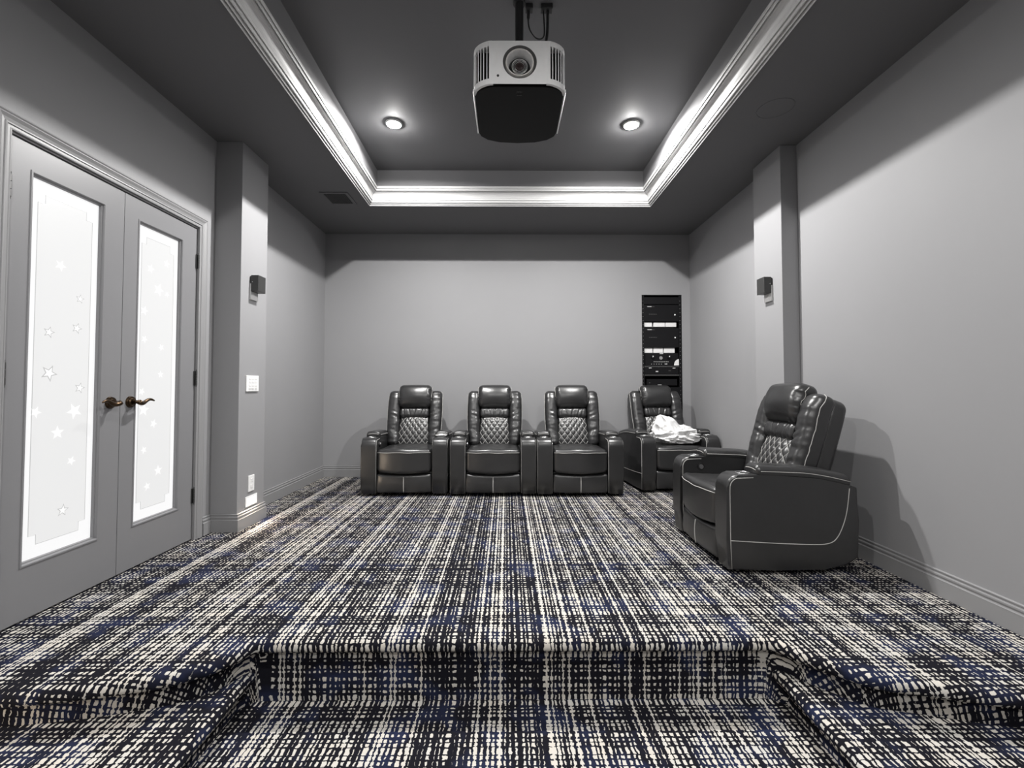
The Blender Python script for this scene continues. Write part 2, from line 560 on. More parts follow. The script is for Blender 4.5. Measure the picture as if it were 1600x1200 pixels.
def door(name, y0, y1, py0, py1, stars, hinge_y, hz, latch_y):
    D = empty(name, (XL, (y0 + y1) / 2, 0))
    D['kind'] = 'structure'
    oy = (y0 + y1) / 2
    X0, X1 = -.045, -.008
    pz0, pz1 = .258, 2.070
    bm = B()
    f = B()
    # leaf frame: stiles and rails
    for a, b, c, d in ((y0, py0, .008, 2.198), (py1, y1, .008, 2.198), (py0, py1, .008, pz0), (py0, py1, pz1, 2.198)):
        box(bm, X0, X1, a - oy, b - oy, c, d)
    bmesh.ops.remove_doubles(bm, verts=bm.verts, dist=.0002)
    obj('door_frame', bm, m_door, D)
    # glazing bead around the pane, stepped inwards
    bm = B()
    # clockwise seen from +x (y right, z up): the pane is on the right-hand side
    P = [(py0 - oy, pz0), (py0 - oy, pz1), (py1 - oy, pz1), (py1 - oy, pz0)]
    pr = [(-.012, X1), (-.010, X1 + .004), (-.003, X1 + .004), (0, X1), (.002, X1 - .008), (.007, X1 - .009), (.009, X1 - .018), (.0095, X1 - .026)]
    rows = [(offset_path(P, a, True), h) for a, h in pr]
    for i in range(4):
        j = (i + 1) % 4
        for k in range(len(rows) - 1):
            (r0, h0), (r1, h1) = rows[k], rows[k + 1]
            bm.faces.new([bm.verts.new(v) for v in ((h0, r0[i].x, r0[i].y), (h1, r1[i].x, r1[i].y), (h1, r1[j].x, r1[j].y), (h0, r0[j].x, r0[j].y))])
    obj('glazing_bead', bm, m_door, D)
    bm = B()
    box(bm, X0 + .006, X1 - .022, py0 - oy + .004, py1 - oy - .004, pz0 + .004, pz1 - .004)
    G = obj('frosted_glass', bm, m_pane, D)
    # etched field with notched corners
    xf = X1 - .022
    a, b, c, d = py0 - oy + .045, py1 - oy - .045, pz0 + .07, pz1 - .07
    n1, n2 = .035, .045
    out = [(a, c + n2), (a, d - n2), (a + n1, d - n2), (a + n1, d), (b - n1, d), (b - n1, d - n2), (b, d - n2), (b, c + n2), (b - n1, c + n2), (b - n1, c), (a + n1, c), (a + n1, c + n2)]
    bm = B()
    lo = [bm.verts.new((xf, y, z)) for y, z in out]
    hi = [bm.verts.new((xf + .0006, y, z)) for y, z in out]
    for i in range(12):
        bm.faces.new((lo[i], lo[(i + 1) % 12], hi[(i + 1) % 12], hi[i]))
    bm.faces.new(hi)
    obj('etched_field', bm, m_field, G)
    bm = B()
    tube(bm, [(xf + .0006, y, z) for y, z in out], .0016, 4, True)
    obj('etched_border', bm, m_starg, G)
    rnd = random.Random(5)
    for (sy, sz, s, grey) in stars:
        sy -= oy
        R_ = .026 * s + .004
        rot = rnd.uniform(-.5, .5)
        for lay in ((0, 1) if grey else (0,)):
            q = star_pts(sy, sz, R_ if lay == 0 else R_ * .72, rot)
            h = xf + .0012 + lay * .0006
            bm = B()
            bm.faces.new([bm.verts.new((h, y, z)) for y, z in q])
            r_ = bmesh.ops.extrude_face_region(bm, geom=list(bm.faces))
            for v in r_['geom']:
                if isinstance(v, bmesh.types.BMVert):
                    v.co.x -= .0008
            obj('etched_star', bm, m_starg if (grey and lay == 0) else m_star, G)
    # hinges
    for z in hz:
        bm = B()
        for q in range(3):
            cyl(bm, (.006, hinge_y - oy, z - .034 + q * .034), .0065, .031, 'z', 10)
        cyl(bm, (.006, hinge_y - oy, z + .055), .004, .012, 'z', 8)
        cyl(bm, (.006, hinge_y - oy, z - .055), .004, .012, 'z', 8)
        box(bm, -.006, -.003, hinge_y - oy - .014, hinge_y - oy + .014, z - .05, z + .05)
        obj('hinge', bm, m_hinge, D, False)
    # lever handle
    H = B()
    ly = latch_y - oy
    cyl(H, (X1 + .006, ly, .985), .034, .012, 'x', 28, .030)
    cyl(H, (X1 + .014, ly, .985), .026, .010, 'x', 24, .018)
    hd = obj('door_handle', H, m_bronze, D, False)
    s = 1 if latch_y > 2.62 else -1
    H = B()
    tube(H, [(X1 + .012, ly, .985), (X1 + .040, ly, .985), (X1 + .056, ly, .985)], [.013, .010, .012], 12)
    pts, rr = [], []
    for t in np.linspace(0, 1, 16):
        pts.append((X1 + .056 - .006 * sin(pi * t), ly + s * (.115 * t - .004), .985 + .011 * sin(2 * pi * t + pi) * (1 - .2 * t) + .004 * t))
        rr.append(.0105 * (1 - t) ** .7 + .0042)
    tube(H, pts, rr, 10)
    obj('lever', H, m_bronze, hd, True)
    return D


ST1 = [(2.383, 1.532, 0.8, 1), (2.227, 1.339, 1, 1), (2.37, 1.376, 1, 1), (2.233, 1.139, 1.5, 1), (2.394, 1.067, 1, 1), (2.174, 0.952, 1, 0), (2.369, 0.948, 1.5, 0), (2.283, 0.845, 1.2, 0), (2.359, 0.694, 0.8, 0), (2.321, 0.453, 1.1, 1), (2.275, 1.679, 1, 0)]
ST2 = [(2.98, 1.88, 0.9, 0), (2.848, 1.813, 1, 0), (2.916, 1.694, 1.5, 0), (2.989, 1.68, 0.6, 0), (2.805, 1.542, 1, 0), (2.811, 1.366, 0.8, 0), (2.949, 1.327, 0.8, 0), (2.948, 1.153, 0.8, 0), (2.80, 1.044, 0.8, 0), (2.818, 0.933, 1.5, 0), (2.898, 0.841, 1, 0), (2.826, 0.685, 0.8, 0), (2.945, 0.539, 1.2, 0), (2.858, 0.456, 0.9, 0)]
door('door_1', 1.999, 2.618, 2.112, 2.487, ST1, 2.001, (1.965, 1.13, .31), 2.555)
door('door_2', 2.622, 3.238, 2.730, 3.088, ST2, 3.236, (1.965, 1.135, .31), 2.690)

# ------------------------------------------------------------------ floors and steps
def catmull(P, n=6):
    out = []
    for i in range(len(P) - 1):
        p0 = np.array(P[max(0, i - 1)]); p1 = np.array(P[i]); p2 = np.array(P[i + 1]); p3 = np.array(P[min(len(P) - 1, i + 2)])
        L_ = np.hypot(*(p2 - p1))
        p0 = p1 + (p0 - p1) * min(1, L_ / max(1e-6, np.hypot(*(p0 - p1))))
        p3 = p2 + (p3 - p2) * min(1, L_ / max(1e-6, np.hypot(*(p3 - p2))))
        m = max(1, min(n, int(np.hypot(*(p2 - p1)) / .012)))
        if np.hypot(*(p2 - p1)) > .6:
            m = 1
        for k in range(m):
            t = k / m
            if m == 1:
                out.append(tuple(p1))
                continue
            out.append(tuple(.5 * ((2 * p1) + (p2 - p0) * t + (2 * p0 - 5 * p1 + 4 * p2 - p3) * t * t + (3 * p1 - p0 - 3 * p2 + p3) * t ** 3)))
    out.append(tuple(P[-1]))
    return out


def stepped(name, path, far, ztop, drop, strips=False):
    """carpeted platform: flat top, rounded nosing, riser; path runs with the open side on its right"""
    bm = B()
    uvl = bm.loops.layers.uv.new('UVMap')
    prof = [(-.045, 0.0)]
    for k in range(9):
        a = pi / 2 - k / 8 * (pi * 1.05)
        prof.append((-.010 + .027 * cos(a) * 1.0, -.027 + .027 * sin(a)))
    prof += [(-.028, -.058), (-.030, -.075), (-.030, -drop)]
    arc = [0]
    for i in range(1, len(prof)):
        arc.append(arc[-1] + hypot(prof[i][0] - prof[i - 1][0], prof[i][1] - prof[i - 1][1]))
    offs = [offset_path(path, a) for a, _ in prof]
    n = len(path)
    base = offs[0]
    nrm = []
    for i in range(n):
        a = Vector(path[max(0, i - 1)]); b = Vector(path[min(n - 1, i + 1)])
        d = (b - a).normalized()
        nrm.append(Vector((d.y, -d.x)))

    def F(vs, uvs):
        f = bm.faces.new(vs)
        for l, q in zip(f.loops, uvs):
            l[uvl].uv = q
        f.smooth = True
    V = [[bm.verts.new((offs[k][i].x, offs[k][i].y, ztop + prof[k][1])) for i in range(n)] for k in range(len(prof))]
    UV = [[(base[i] + nrm[i] * arc[k]) for i in range(n)] for k in range(len(prof))]
    for k in range(len(prof) - 1):
        for i in range(n - 1):
            F((V[k][i], V[k + 1][i], V[k + 1][i + 1], V[k][i + 1]), (UV[k][i], UV[k + 1][i], UV[k + 1][i + 1], UV[k][i + 1]))
    if strips:
        for i in range(1, n):
            if V[0][i].co.x <= V[0][i - 1].co.x:
                V[0][i].co.x = V[0][i - 1].co.x + 1e-4
        fv = [bm.verts.new((v.co.x, YB + .03, ztop)) for v in V[0]]
        for i in range(n - 1):
            q = (V[0][i], V[0][i + 1], fv[i + 1], fv[i])
            F(q, [(v.co.x, v.co.y) for v in q])
        bm.normal_update()
        if sum(f.normal.z for f in bm.faces) < 0:
            bmesh.ops.reverse_faces(bm, faces=bm.faces)
        return struct(name, bm, m_carpet)
    fv = [bm.verts.new((x, y, ztop)) for x, y in far]
    ring = list(V[0]) + fv
    f = bm.faces.new(ring)
    for l in f.loops:
        l[uvl].uv = (l.vert.co.x, l.vert.co.y)
    bm.normal_update()
    if f.normal.z < 0:
        bmesh.ops.reverse_faces(bm, faces=bm.faces)
    bmesh.ops.triangulate(bm, faces=[f])
    return struct(name, bm, m_carpet)


EDGE = [(XL - .03, 1.585), (-1.77, 1.637), (-1.55, 1.668), (-1.411, 1.700), (-1.264, 1.745), (-1.163, 1.805), (-1.108, 1.868), (-1.080, 1.925), (-1.055, 1.958), (-.98, 1.965),
        (1.06, 1.965), (1.125, 1.960), (1.160, 1.930), (1.20, 1.868), (1.298, 1.773), (1.379, 1.712), (1.533, 1.672), (1.666, 1.636), (1.804, 1.606), (XR + .03, 1.555)]
stepped('floor_platform', catmull(EDGE), [(XR + .03, YB + .03), (XL - .03, YB + .03)], 0.0, .275, True)
ML = [(XL - .03, 1.16), (-1.30, 1.19), (-1.14, 1.26), (-1.075, 1.42), (-1.078, 1.60), (-1.085, 1.99)]
stepped('side_step_left', catmull(ML, 8), [(-1.2, 2.1), (XL - .03, 2.1)], -.135, .140)
MR = [(1.160, 1.99), (1.152, 1.60), (1.150, 1.42), (1.215, 1.26), (1.37, 1.19), (XR + .03, 1.16)]
stepped('side_step_right', catmull(MR, 8), [(XR + .03, 2.1), (1.3, 2.1)], -.135, .140)
bm = B()
uvl = bm.loops.layers.uv.new('UVMap')
f = bm.faces.new([bm.verts.new((x, y, LOW)) for x, y in ((XL - .05, YF), (XR + .05, YF), (XR + .05, 2.05), (XL - .05, 2.05))])
for l in f.loops:
    l[uvl].uv = (l.vert.co.x, l.vert.co.y + .215)
struct('floor', bm, m_carpet)


# ------------------------------------------------------------------ recliner
def nz(x, y, z=0.0):
    return noise.noise(Vector((x, y, z)))


DEPTH = 0.90   # overall depth factor of the recliner
BX = 0.615     # local y of back-rest origin
BZ = 0.425
TILT = radians(17.5)


def back(x, s, n):
    """back-rest frame: s runs up along it, n points towards the sitter"""
    return (x, BX + s * sin(TILT) - n * cos(TILT), BZ + s * cos(TILT) + n * sin(TILT))


def make_recliner():
    R = empty('recliner')
    ARM_IN, ARM_OUT = .277, .420

    def arm_outline(grow=0.0):
        g_ = grow
        pts = [(.012 - g_, .028)]
        pts += [(-.004 - g_, .20), (.0 - g_, .46)]
        for k in range(7):
            a = pi - k / 6 * pi / 2
            pts.append((.072 + (.072 + g_) * cos(a), .494 + (.072 + g_) * sin(a)))
        pts += [(.30, .566 + g_), (.60, .545 + g_), (.80, .505 + g_), (.838, .492)]
        pts += [(.842, .30), (.838, .095), (.76, .050), (.62, .030), (.30, .026)]
        return pts
    for sx in (-1, 1):
        ol = arm_outline()
        bm = B()
        extrude_yz(bm, ol[::-1], min(sx * ARM_IN, sx * ARM_OUT), max(sx * ARM_IN, sx * ARM_OUT), .014)
        arm = obj('armrest', bm, m_leather, R)
        for p in arm.data.polygons:
            p.use_smooth = abs(p.normal.x) < .97
        # welt seams: outer and inner edge of the front band, and the sweeping line of the side panel
        bm = B()
        for xx in (sx * (ARM_OUT + .0005), sx * (ARM_IN - .0005)):
            pts = [(xx, .026, .035), (xx, .020, .20), (xx, .020, .46)]
            for k in range(1, 8):
                a = pi - k / 8 * pi / 2
                pts.append((xx, .078 + .058 * cos(a), .492 + .058 * sin(a)))
            pts += [(xx, .17, .552)]
            tube(bm, pts, .0027, 6)
        xx = sx * (ARM_OUT + .0005)
        pts = [(xx, .022, .195), (xx, .30, .180), (xx, .55, .172), (xx, .645, .178), (xx, .695, .205), (xx, .735, .27), (xx, .765, .36), (xx, .785, .49)]
        tube(bm, catmull3(pts), .0027, 6)
        obj('welt_seam', bm, m_stitch, arm, True)
        # padded lid
        def dpad(x, y, z):
            t = (y + .30) / .60
            z2 = z + .012 * (1 - (x / .08) ** 2) * (1 if z > 0 else 0)
            drop = -.02 * t - .055 * max(0, t - .45) ** 1.6 * 2.0
            return (x + sx * .348, y + .50, z2 + .582 + drop)
        bm = rbox(.072, .305, .031, .028, (5, 16, 1), 4, dpad)
        pad = obj('arm_pad', bm, m_leather, arm, True)
        bm = B()
        pts = [(dpad(sx * s2 * .0715, y, .004)) for s2 in (1,) for y in np.linspace(-.28, .295, 16)]
        tube(bm, pts, .0024, 6)
        pts = [dpad(x, -.304, .004) for x in np.linspace(-.055, .055, 7)]
        tube(bm, pts, .0024, 6)
        pts = [(dpad(-sx * .0715, y, .004)) for y in np.linspace(-.28, .295, 16)]
        tube(bm, pts, .0024, 6)
        obj('pad_seam', bm, m_stitch, pad, True)
        # cup holder
        bm = B()
        cx, cy, cz = sx * .348, .142, .567
        pts = [(cx + .041 * cos(a), cy + .041 * sin(a), cz + .001) for a in np.linspace(0, 2 * pi, 28, endpoint=False)]
        tube(bm, pts, .0035, 8, True)
        cup = obj('cup_holder', bm, m_steel, arm, True)
        bm = B()
        cyl(bm, (cx, cy, cz + .0003), .039, .002, 'z', 28)
        obj('cup_well', bm, m_dark, arm)
    # power button on the inner face of the left arm
    bm = B()
    cyl(bm, (-ARM_IN + .004, .165, .497), .027, .010, 'x', 24)
    bt = obj('power_button', bm, m_dark, R)
    bt['label'] = 'round black power button on the inner arm'
    bm = B()
    cyl(bm, (-ARM_IN + .012, .165, .497), .016, .008, 'x', 20)
    obj('button_cap', bm, m_steel, bt)

    # base between the arms
    bm = rbox(.273, .36, .10, .02, (4, 6, 2), 3, lambda x, y, z: (x, y + .44, z + .14))
    obj('base', bm, m_leather, R, True)

    # seat cushion
    def dseat(x, y, z):
        t = max(0.0, -y / .29)
        u = x / .27
        bul = .052 * (1 - u * u) * (t ** 2)
        zz = z + (.016 * (1 - u * u) * (1 if z > 0 else 0)) + (.012 * t ** 2 if z > 0 else 0)
        zz += .0050 * nz(x * 9, y * 14, 3) * (1 if z > 0 else .0)
        # the front roll droops a little in the middle of its lower edge
        if z < 0:
            zz -= .020 * (1 - u * u) * t
        return (x, y - bul + .30, zz + .342)
    bm = rbox(.272, .288, .105, .038, (18, 18, 6), 5, dseat)
    seat = obj('seat_cushion', bm, m_leather, R, True)
    bm = B()
    pts = [Vector(dseat(x, -.286, .070 - .012 * (1 - (x / .27) ** 2))) + Vector((0, -.003, .004)) for x in np.linspace(-.258, .258, 22)]
    tube(bm, pts, .0028, 6)
    pts = [Vector(dseat(0, y, .106)) + Vector((0, 0, .0005)) for y in np.linspace(-.24, .24, 16)]
    obj('seat_seam', bm, m_stitch, seat, True)

    # foot rest panel
    def dfoot(x, y, z):
        u = x / .27
        v = z / .09
        w = .0045 * nz(x * 22 * 1.0, z * 9, 7) * max(0, abs(u) - .72) * 6
        yy = y - (.020 * (1 - u * u) + .010 * (1 - v * v) - .004 + w if y < 0 else 0)
        return (x, yy + .052, z + .128 - .010 * (1 - u * u) * (1 if z > 0 else 0))
    bm = rbox(.270, .040, .093, .022, (22, 2, 8), 4, dfoot)
    foot = obj('footrest', bm, m_leather, R, True)
    bm = B()
    pts = [Vector(dfoot(0, -.040, z)) + Vector((0, -.002, 0)) for z in np.linspace(-.085, .078, 10)]
    tube(bm, pts, .0042, 6)
    obj('footrest_strap', bm, m_stitch, foot, True)

    # back shell
    def wid(s):
        return 1.0 + .05 * sin(max(0, min(1, s / .62)) * pi * .62)

    def dshell(x, y, z):
        s = z + .30
        n = y
        top = max(0, s - .50) / .13
        return back(x * wid(s) * (1 - .05 * top * top), s - .01, -n - .075 + .0 * top)
    bm = rbox(.262, .072, .325, .05, (8, 3, 10), 4, dshell)
    shell = obj('back_shell', bm, m_leather, R, True)

    # side bolsters
    for sx in (-1, 1):
        def dbol(x, y, z):
            s = z + .305
            u = x / .062
            f = 1 if y < 0 else 0.3
            wr = .0060 * nz(x * 10 + sx * 3, s * 34, 1) + .0075 * nz(x * 5, s * 15, 5 + sx)
            # pinched creases next to the lumbar panel
            for sc, am in ((.15, .010), (.315, .014), (.365, .010)):
                wr -= am * math.exp(-((s - sc - .18 * (abs(u + sx) - 1) * .12) / .010) ** 2) * max(0, min(1, (.9 - u * sx) / 1.6))
            n = -y + (wr + .012 * (1 - u * u)) * f
            top = max(0, s - .48) / .13
            n -= .035 * top * top * (1 if y < 0 else .2)
            w = wid(s)
            xc = sx * (.216 + .006 * sin(s / .6 * pi))
            return back((xc + x) * w, s, n + .045)
        bm = rbox(.066, .078, .310, .045, (7, 3, 44), 5, dbol)
        bol = obj('side_bolster', bm, m_leather, R, True)
        bm = B()
        pts = [Vector(dbol(sx * .0665, -.030, z)) + Vector((sx * .0015, -.002, 0)) for z in np.linspace(-.30, .262, 26)]
        pts += [Vector(dbol(sx * .058, -.026, .296)), Vector(dbol(sx * .03, -.02, .312))]
        tube(bm, pts, .0027, 6)
        obj('bolster_seam', bm, m_stitch, bol, True)

    # headrest
    def dhead(x, y, z):
        s = z + .535
        u, v = x / .185, z / .13
        pu = .030 * (1 - u * u) * (1 - v * v)
        edge = max(0, abs(u) - .72) / .28
        wr = edge * (.010 * nz(x * 8, z * 60, 9) + .006 * nz(x * 20, z * 30, 2))
        n = -y + ((pu + wr) if y < 0 else 0)
        top = max(0, v)
        n -= .020 * top ** 2 * (1 if y < 0 else 0)
        n -= .030 * max(0, -v) ** 1.5 * (1 if y < 0 else 0)
        return back(x * (1 - .035 * (1 - v) * .5 - .02 * (v < 0) * v * v), s + .006 * (1 - u * u) * (v > 0), n + .085)
    bm = rbox(.183, .082, .132, .052, (30, 3, 26), 5, dhead)
    head = obj('headrest', bm, m_leather, R, True)
    for sx in (-1, 1):
        bm = B()
        pts = [Vector(dhead(sx * .183, -.030, z)) + Vector((sx * .001, -.001, 0)) for z in np.linspace(-.10, .11, 14)]
        tube(bm, pts, .0022, 6)
        obj('headrest_seam', bm, m_stitch, head, True)

    # neck roll
    def dneck(x, y, z):
        s = z + .352
        u = x / .16
        wr = 0
        for xc, am, sl in ((.0, .009, .2), (-.055, .006, -.3), (.07, .009, .35), (.11, .006, .2), (-.12, .006, -.1)):
            wr -= am * math.exp(-((x - xc - sl * z) / .006) ** 2)
        wr += .004 * nz(x * 16, z * 20, 4)
        n = -y + (.010 * (1 - (z / .055) ** 2) + wr if y < 0 else 0)
        return back(x * .985, s, n + .062)
    bm = rbox(.160, .055, .058, .034, (36, 2, 6), 4, dneck)
    obj('neck_roll', bm, m_leather, R, True)

    # quilted lumbar panel
    cw, ch = .058, .086

    def q_at(x, s):
        w = 1.0 + .14 * max(0, min(1, (.30 - s) / .30))
        xa = x
        a = (xa / cw + s / ch)
        b = (xa / cw - s / ch)
        fa, fb = a - math.floor(a), b - math.floor(b)
        puff = .0105 * (max(0, sin(pi * fa)) * max(0, sin(pi * fb))) ** .45
        e = 1 - (abs(x) / .150) ** 6
        e2 = 1 - abs((s - .150) / .155) ** 6
        body = .040 * max(0, 1 - (abs(x) / .16) ** 2) ** .5 + .022 * (1 - ((s - .13) / .17) ** 2)
        return back(x * w, s, .062 + (puff + .002) * max(0, e) * max(0, e2) + body * .9)
    bm = B()
    nx_, ns_ = 56, 60
    G_ = [[bm.verts.new(q_at(-.150 + .300 * i / nx_, -.003 + .305 * j / ns_)) for i in range(nx_ + 1)] for j in range(ns_ + 1)]
    for j in range(ns_):
        for i in range(nx_):
            bm.faces.new((G_[j][i], G_[j][i + 1], G_[j + 1][i + 1], G_[j + 1][i]))
    # skirt closing the sides down to the shell
    rim = [G_[0][i] for i in range(nx_ + 1)] + [G_[j][nx_] for j in range(1, ns_ + 1)] + [G_[ns_][i] for i in range(nx_ - 1, -1, -1)] + [G_[j][0] for j in range(ns_ - 1, 0, -1)]
    off = Vector(back(0, 0, -.05)) - Vector(back(0, 0, 0))
    low = [bm.verts.new(v.co + off) for v in rim]
    for i in range(len(rim)):
        j = (i + 1) % len(rim)
        bm.faces.new((rim[i], low[i], low[j], rim[j]))
    bm.faces.new(low)
    q = obj('quilted_panel', bm, m_leather, R, True)
    bm = B()
    off = (Vector(back(0, 0, .0022)) - Vector(back(0, 0, 0)))
    for sgn in (1, -1):
        for kk in range(-8, 9):
            pts = []
            for s in np.linspace(.0, .298, 26):
                x = (kk - sgn * s / ch) * cw
                if abs(x) <= .147:
                    pts.append(Vector(q_at(x, s)) + off)
            if len(pts) > 1:
                tube(bm, pts, .0022, 5)
    obj('quilt_stitching', bm, m_stitch, q, True)
    for o in R.children_recursive:
        for v in o.data.vertices:
            v.co.y *= DEPTH
    return R


def catmull3(P, n=5):
    out = []
    P = [Vector(p) for p in P]
    for i in range(len(P) - 1):
        p0, p1, p2, p3 = P[max(0, i - 1)], P[i], P[i + 1], P[min(len(P) - 1, i + 2)]
        for k in range(n):
            t = k / n
            out.append(.5 * ((2 * p1) + (p2 - p0) * t + (2 * p0 - 5 * p1 + 4 * p2 - p3) * t * t + (3 * p1 - p0 - 3 * p2 + p3) * t ** 3))
    out.append(P[-1])
    return out


proto = make_recliner()
spots = [(-1.005, 4.49, radians(1.0), 'black leather recliner at the left end of the back row, white napkin on its arm'),
         (-.130, 4.475, 0.0, 'black leather recliner second from left in the row against the back wall'),
         (.727, 4.465, 0.0, 'black leather recliner third from left, between its twin and the bag-laden recliner'),
         (1.795, 4.66, radians(6.0), 'black leather recliner in the back corner holding a white plastic bag, below the rack'),
         (1.262, 3.035, radians(-90.0), 'large black leather recliner by the right wall, turned sideways in the foreground')]
GRP = 'black power recliners with quilted lumbar panels'
for i, (x, y, rz, lab) in enumerate(spots):
    c = proto if i == 0 else copy_tree(proto)
    c.location = (x, y, 0)
    c.rotation_euler = (0, 0, rz)
    tag(c, lab, 'recliner', GRP)

# ------------------------------------------------------------------ bag on the corner recliner
def bag():
    bm = B()
    bmesh.ops.create_icosphere(bm, subdivisions=6, radius=1)
    for v in bm.verts:
        d = v.co.normalized()
        q = Vector((d.x * 1.3 + .3 * d.z, d.y * 1.6, d.z * 1.4 - .3 * d.x))
        ridge = 1 - abs(noise.noise(q * 1.5 + Vector((3, 1, 7))))
        ridge2 = 1 - abs(noise.noise(q * 2.9 + Vector((1, 9, 2))))
        ridge3 = 1 - abs(noise.noise(q * 6.5 + Vector((5, 2, 8))))
        r = .52 + .34 * ridge ** 2 + .13 * ridge2 ** 2
        p = Vector((d.x * .300 * r, d.y * .185 * r, d.z * .125 * r))
        # gathered neck of the bag rising at the left
        c_ = Vector((-.62, -.1, .78)).normalized()
        w = max(0, d.dot(c_) - .72) / .28
        p += Vector((.0, .02, .125)) * w ** 1.1
        # right end slumps down
        p.z -= .035 * max(0, d.x) ** 2
        p.z = max(p.z, -.080 + .006 * noise.noise(d * 3))
        v.co = p
    o = obj('plastic_bag', bm, m_cloth, None, True)
    return o


b_ = bag()
b_.location = (1.83, 4.90, .560)
b_.rotation_euler = (0, 0, radians(4))
tag(b_, 'crumpled white plastic bag lying on the seat of the corner recliner', 'bag')

# white napkin on the right arm of the first recliner
bm = B()
n_ = 14
G_ = [[bm.verts.new((-.055 + .11 * i / n_, -.055 + .13 * j / n_, .006 + .012 * abs(nz(i * .33, j * .27, 2)) + (.012 if (i - n_ / 2) ** 2 + (j - 5) ** 2 < 9 else 0))) for i in range(n_ + 1)] for j in range(n_ + 1)]
for j in range(n_):
    for i in range(n_):
        bm.faces.new((G_[j][i], G_[j][i + 1], G_[j + 1][i + 1], G_[j + 1][i]))
bmesh.ops.solidify(bm, geom=list(bm.faces), thickness=.004)
nap = obj('napkin', bm, m_white, None, True)
nap.location = (-1.005 + .348, 4.49 + .14, .581)
tag(nap, 'small crumpled white napkin on the arm of the leftmost recliner', 'napkin')


# ------------------------------------------------------------------ projector
def projector():
    P = empty('projector', (.072, 2.41, 2.705))
    tag(P, 'silver and black video projector hanging from a pole under the tray ceiling', 'projector')
    Hh = .238
    hw = .253

    def half():
        """plan of the body, front at y=0"""
        return [(.0, 0), (.150, 0), (.185, .008), (.218, .026), (.242, .052), (hw, .085)]
    # black body and belly
    plan = half()[1:] + [(hw, .46), (.243, .50), (.20, .545), (.12, .575), (0, .585)]
    full = plan + [(-x, y) for x, y in plan[::-1][1:]]
    bm = B()
    sc = [(x * .985, max(.075, y * .985 + .014)) for x, y in full[1:-1]]
    lo = [bm.verts.new((x, y, .006)) for x, y in sc]
    hi = [bm.verts.new((x, y, Hh - .010)) for x, y in sc]
    bm.faces.new(lo[::-1]); bm.faces.new(hi)
    for i in range(len(sc)):
        j = (i + 1) % len(sc)
        bm.faces.new((lo[i], lo[j], hi[j], hi[i]))
    bmesh.ops.recalc_face_normals(bm, faces=bm.faces)
    obj('body', bm, m_belly, P)
    # belly plate slightly proud
    bm = B()
    sc = [(x * .97, y * .97 + .016) for x, y in full]
    lo = [bm.verts.new((x, y, -.004)) for x, y in sc]
    hi = [bm.verts.new((x, y, .006)) for x, y in sc]
    bm.faces.new(lo[::-1])
    for i in range(len(sc)):
        j = (i + 1) % len(sc)
        bm.faces.new((lo[i], lo[j], hi[j], hi[i]))
    bmesh.ops.recalc_face_normals(bm, faces=bm.faces)
    obj('belly_plate', bm, m_belly, P)
    # silver side rails
    for s in (-1, 1):
        bm = B()
        box(bm, s * hw - .004, s * hw + .004, .06, .47, -.004, .014, .002)
        obj('side_rail', bm, m_silver, P)
    # silver front: flat centre with the round opening
    r0 = .092
    cz = .122
    bm = B()
    n = 48
    inn = [bm.verts.new((r0 * cos(2 * pi * k / n), -.004, cz + r0 * sin(2 * pi * k / n))) for k in range(n)]
    back_ = [bm.verts.new((r0 * cos(2 * pi * k / n), .012, cz + r0 * sin(2 * pi * k / n))) for k in range(n)]
    out = []
    for k in range(n):
        c, s = cos(2 * pi * k / n), sin(2 * pi * k / n)
        t = min(.150 / abs(c) if abs(c) > 1e-6 else 9, ((Hh - cz) if s > 0 else cz) / abs(s) if abs(s) > 1e-6 else 9)
        out.append(bm.verts.new((t * c, -.004, cz + t * s)))
    for k in range(n):
        j = (k + 1) % n
        bm.faces.new((inn[k], inn[j], out[j], out[k]))
        bm.faces.new((inn[j], inn[k], back_[k], back_[j]))
    # fill the four corners
    for sx in (-1, 1):
        for zc in (0, Hh):
            near = sorted(out, key=lambda v: (v.co.x - sx * .15) ** 2 + (v.co.z - zc) ** 2)[:2]
            c = bm.verts.new((sx * .150, -.004, zc))
            try:
                bm.faces.new((near[0], near[1], c))
            except ValueError:
                pass
    # curved wings: top strip, bottom strip and outer post with the grille hole between them
    for s in (-1, 1):
        wing = [(.150, -.004), (.166, -.003), (.185, .003), (.202, .012), (.218, .022), (.232, .036), (.243, .050), (.250, .068), (hw + .001, .088)]
        for (z0, z1, i0, i1) in ((0, .030, 0, 8), (Hh - .030, Hh, 0, 8), (.030, Hh - .030, 0, 1), (.030, Hh - .030, 7, 8)):
            for i in range(i0, i1):
                (xa, ya), (xb, yb) = wing[i], wing[i + 1]
                q = [(s * xa, ya, z0), (s * xb, yb, z0), (s * xb, yb, z1), (s * xa, ya, z1)]
                q2 = [(s * xa * .96, ya + .012, z0), (s * xb * .96, yb + .012, z0), (s * xb * .96, yb + .012, z1), (s * xa * .96, ya + .012, z1)]
                A = [bm.verts.new(p) for p in q]
                C = [bm.verts.new(p) for p in q2]
                bm.faces.new(A if s > 0 else A[::-1])
                for a in range(4):
                    b2 = (a + 1) % 4
                    bm.faces.new((A[a], A[b2], C[b2], C[a]))
    # top lid edge running back
    full2 = [(x, y - .004) for x, y in full]
    bmesh.ops.recalc_face_normals(bm, faces=bm.faces)
    fr = obj('front_panel', bm, m_silver, P)
    bm = B()
    lo = [bm.verts.new((x * 1.004, y * 1.004 - .004, Hh - .008)) for x, y in full]
    hi = [bm.verts.new((x * .99, y * .99, Hh + .002)) for x, y in full]
    bm.faces.new(lo[::-1]); bm.faces.new(hi)
    for i in range(len(full)):
        j = (i + 1) % len(full)
        bm.faces.new((lo[i], lo[j], hi[j], hi[i]))
